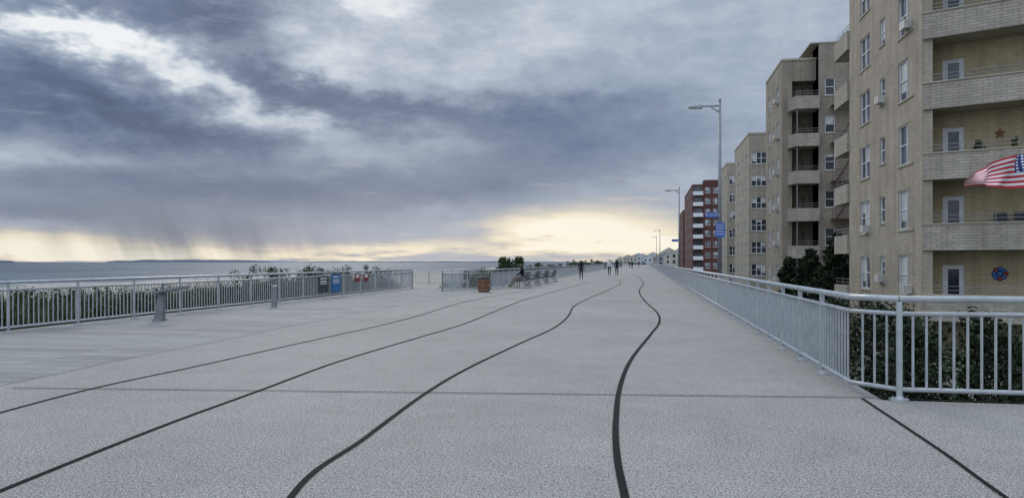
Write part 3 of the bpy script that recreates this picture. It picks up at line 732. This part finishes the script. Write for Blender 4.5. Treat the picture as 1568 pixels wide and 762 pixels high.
    for s_ in 'LR':
        w=Vector(J['w'+s_][:3])*k; hh=Vector(J['h'+s_][:3])*k; dr_=(hh-w).normalized(); sg=-1 if s_=='L' else 1
        for q in range(4):
            o0=hh+Vector((0,(q-1.5)*.017,0)); L_=(.07,.078,.072,.055)[q]
            p1=o0+dr_*L_*.55; p2=p1+dr_*L_*.45+Vector((-sg*.02,0,0)); t.tube(o0,p1,.009,.008,6,0); t.tube(p1,p2,.008,.006,6,0)
        o0=w.lerp(hh,.5)+Vector((0,.02,0)); t.tube(o0,o0+dr_*.035+Vector((-sg*.01,.03,0)),.010,.008,6,0)
    t.obj('face_and_fingers',['skin','hair'],R_,uv=False)
    if bag:
        t=MB(); t.hexa([(.20,-.12,.72),(.30,-.12,.72),(.30,.14,.72),(.20,.14,.72),(.21,-.10,1.0),(.28,-.10,1.0),(.28,.12,1.0),(.21,.12,1.0)])
        t.path([(.25,-.08,1.0),(.2,.0,1.47),(.25,.1,1.0)],.012,5); t.obj('shoulder_bag',[bag],R_,uv=False)
    return R_
p=G(890,428); figure('walking_woman',p,.1,1.72,'cl_dark','cl_dark',bag='cl_tan')
p=G(933,421.5); figure('walking_man',p,math.pi+.1,1.86,'cl_white','cl_navy',phase=-1)
p=G(944.5,422); figure('walking_man',p,math.pi,1.86,'cl_dark','cl_dark')
p=G(968,411.5); figure('walking_man',p,0,1.75,'cl_navy','cl_dark')
p=G(951,411); figure('walking_woman',p,0,1.65,'cl_grey','cl_jean',phase=-1)
p=G(978,409); figure('walking_woman',p,0,1.65,'cl_red','cl_dark')
p=G(927,413); figure('walking_man',p,math.pi,1.7,'cl_grey','cl_dark',phase=-1)
p=G(918,412); figure('walking_woman',p,math.pi,1.65,'cl_dark','cl_grey')
p=G(964,410); figure('walking_man',p,0,1.75,'cl_dark','cl_dark',phase=-1)
figure('seated_man',(-7.0,42.4,-.0),math.pi/2,1.86,'cl_dark','cl_tan','sit')
# ------------------------------------------------------------ world
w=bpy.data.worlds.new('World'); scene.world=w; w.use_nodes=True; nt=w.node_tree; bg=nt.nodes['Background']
try:
    w.cycles.sampling_method='MANUAL'; w.cycles.sample_map_resolution=256
except Exception as ex: print(ex)
dirv=nt.nodes.new('ShaderNodeTexCoord').outputs['Generated']
def scaled(v,x,y,z):
    m=nt.nodes.new('ShaderNodeVectorMath'); m.operation='MULTIPLY'; link(nt,v,m.inputs[0]); m.inputs[1].default_value=(x,y,z); return m.outputs[0]
def comb(x,y,z=0.0):
    c=nt.nodes.new('ShaderNodeCombineXYZ')
    for i,v in enumerate((x,y,z)):
        if isinstance(v,(int,float)): c.inputs[i].default_value=v
        else: link(nt,v,c.inputs[i])
    return c.outputs[0]
s=nt.nodes.new('ShaderNodeSeparateXYZ'); link(nt,dirv,s.inputs[0]); X,Y,Z=s.outputs
az=M(nt,'ARCTAN2',X,Y); el=M(nt,'ARCSINE',Z)
P3=scaled(dirv,1,1,2.2)
wn=nt.nodes.new('ShaderNodeTexNoise'); wn.inputs['Scale'].default_value=4.5; wn.inputs['Detail'].default_value=5; wn.inputs['Roughness'].default_value=.66
link(nt,P3,wn.inputs['Vector']); ws=nt.nodes.new('ShaderNodeSeparateColor'); link(nt,wn.outputs['Color'],ws.inputs[0])
lowf=M(nt,'MINIMUM',M(nt,'MULTIPLY',M(nt,'MAXIMUM',el,0.0),5.0),1.0)
azw=M(nt,'MULTIPLY_ADD',M(nt,'SUBTRACT',ws.outputs[0],.5),.30,az)
elw=M(nt,'MULTIPLY_ADD',M(nt,'MULTIPLY',M(nt,'SUBTRACT',ws.outputs[1],.5),lowf),.20,el)
Vw=comb(azw,elw)
def total(lst,V,acc=None):
    for px,py,sx_,sy_,rot,amp in lst:
        a0,e0=azel(px,py)
        mp=nt.nodes.new('ShaderNodeMapping'); mp.vector_type='TEXTURE'
        mp.inputs['Location'].default_value=(a0,e0,0); mp.inputs['Rotation'].default_value=(0,0,math.radians(rot)); mp.inputs['Scale'].default_value=(sx_/F,sy_/F,1)
        link(nt,V,mp.inputs['Vector'])
        d=nt.nodes.new('ShaderNodeVectorMath'); d.operation='DOT_PRODUCT'; link(nt,mp.outputs[0],d.inputs[0]); link(nt,mp.outputs[0],d.inputs[1])
        g=M(nt,'POWER',.3679,d.outputs['Value'])
        acc=M(nt,'MULTIPLY_ADD',g,amp,acc if acc is not None else 0.0)
    return acc
D_=total([
 (110,165,200,48,-8,.66),(270,205,120,22,-5,.30),(340,34,130,44,-5,.66),(60,12,130,26,0,.48),
 (530,0,60,24,0,-.26),(270,112,170,26,-16,-.42),(90,62,80,22,-15,-.40),(500,75,110,40,-14,-.26),
 (600,172,210,30,-6,.46),(430,130,90,20,-8,.40),(900,215,260,60,5,.38),
 (500,285,330,42,0,.38),(120,290,220,30,0,.32),(60,330,130,12,0,.26),(330,355,130,34,0,.24),(90,242,150,13,0,-.12),
 (850,70,260,50,0,-.02)],Vw)
zz=M(nt,'ADD',M(nt,'MAXIMUM',Z,0.0),.16)
CP=comb(M(nt,'DIVIDE',X,zz),M(nt,'DIVIDE',Y,zz))
fb=tnoise(nt,CP,1.5,7,.66)
fb2=tnoise(nt,P3,11,5,.62)
lively=M(nt,'MULTIPLY',lowf,ramp(nt,M(nt,'ADD',az,.55),[(.05,1.0),(.55,.55)]))
Dt=M(nt,'ADD',D_,.37)
Dt=M(nt,'MULTIPLY_ADD',M(nt,'SUBTRACT',fb,.5),M(nt,'MULTIPLY_ADD',lively,.60,.18),Dt)
Dt=M(nt,'MULTIPLY_ADD',M(nt,'SUBTRACT',fb2,.5),M(nt,'MULTIPLY_ADD',lively,.58,.04),Dt)
Dt=M(nt,'MULTIPLY',Dt,.8)
cl=ramp(nt,Dt,[(0.0,(.86,.88,.90)),(.16,(.60,.655,.72)),(.32,(.355,.42,.525)),(.50,(.215,.265,.37)),(.68,(.130,.175,.285)),(.84,(.088,.126,.225)),(1.0,(.060,.09,.17))])
lowt=ramp(nt,el,[(.02,1.0),(.20,0.0)])
cl=mixrgb(nt,M(nt,'MULTIPLY',lowt,.35),cl,mixrgb(nt,1.0,cl,(1.12,1.0,.96),'MULTIPLY'))
sn=scaled(dirv,1,1,9)
streak=tnoise(nt,sn,9,5,.62)
V2=comb(M(nt,'MULTIPLY_ADD',M(nt,'SUBTRACT',ws.outputs[0],.5),.14,az),M(nt,'MULTIPLY_ADD',M(nt,'SUBTRACT',streak,.5),.06,el))
Wm=total([(30,377,240,24,0,1.05),(840,350,140,31,0,.92),(950,376,160,36,0,.66),(590,382,160,16,0,.80),(320,391,220,10,0,.55),(960,305,110,45,0,.28),(1300,380,300,50,0,.5)],V2)
rain=tnoise(nt,comb(M(nt,'MULTIPLY',M(nt,'MULTIPLY_ADD',el,.35,az),14.0),M(nt,'MULTIPLY',el,3.0)),1.6,3,.5)
rm=total([(400,365,380,60,0,.8)],comb(az,el))
Wm=M(nt,'SUBTRACT',Wm,M(nt,'MULTIPLY',rm,M(nt,'MULTIPLY',M(nt,'SUBTRACT',rain,.40),.9)))
Wm=M(nt,'MULTIPLY_ADD',M(nt,'SUBTRACT',streak,.5),1.3,Wm)
Wc=ramp(nt,Wm,[(.15,0.0),(.75,1.0)])
warm=ramp(nt,Wm,[(.2,(.42,.41,.43)),(.55,(.70,.64,.53)),(.85,(.87,.80,.64)),(1.0,(.94,.90,.77))])
cl=mixrgb(nt,Wc,cl,warm)
rd=M(nt,'MULTIPLY',total([(300,352,165,52,0,1.1)],comb(az,el)),ramp(nt,rain,[(.35,.15),(.65,.95)]))
cl=mixrgb(nt,rd,cl,(.155,.195,.275))
sky=nt.nodes.new('ShaderNodeTexSky'); sky.sky_type='NISHITA'; sky.sun_disc=False
SE,SA=math.radians(28),azel(520,0)[0]
sky.sun_elevation=SE; sky.sun_rotation=SA
cl=mixrgb(nt,.04,cl,mixrgb(nt,1.0,sky.outputs[0],(.10,.10,.10),'MULTIPLY'))
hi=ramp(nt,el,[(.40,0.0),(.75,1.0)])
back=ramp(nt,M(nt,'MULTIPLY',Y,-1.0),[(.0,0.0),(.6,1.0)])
gain=M(nt,'ADD',1.0,M(nt,'MULTIPLY_ADD',hi,1.7,M(nt,'MULTIPLY',back,1.0)))  # unseen sky overhead and behind the camera, brightened to light the ground
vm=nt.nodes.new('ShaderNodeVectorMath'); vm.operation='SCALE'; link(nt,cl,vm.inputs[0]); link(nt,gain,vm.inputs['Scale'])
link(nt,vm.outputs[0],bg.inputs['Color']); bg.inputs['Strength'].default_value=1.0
sl_=bpy.data.lights.new('sun','SUN'); sl_.energy=.9; sl_.angle=math.radians(14); sl_.color=(1,.93,.82)
so=bpy.data.objects.new('sun',sl_); col.objects.link(so)
dv=Vector((math.sin(SA)*math.cos(SE),math.cos(SA)*math.cos(SE),math.sin(SE))); so.rotation_euler=dv.to_track_quat('Z','Y').to_euler()
# ------------------------------------------------------------ camera
cd=bpy.data.cameras.new('camera'); co=bpy.data.objects.new('camera',cd); col.objects.link(co); scene.camera=co
cd.sensor_width=36; cd.lens=F/1568*36; cd.shift_y=20/1568; cd.clip_start=.1; cd.clip_end=60000
co.location=(0,0,CAMH); co.rotation_euler=(math.pi/2,0,A)
scene.view_settings.view_transform='Standard'; scene.view_settings.look='None'; scene.view_settings.exposure=0
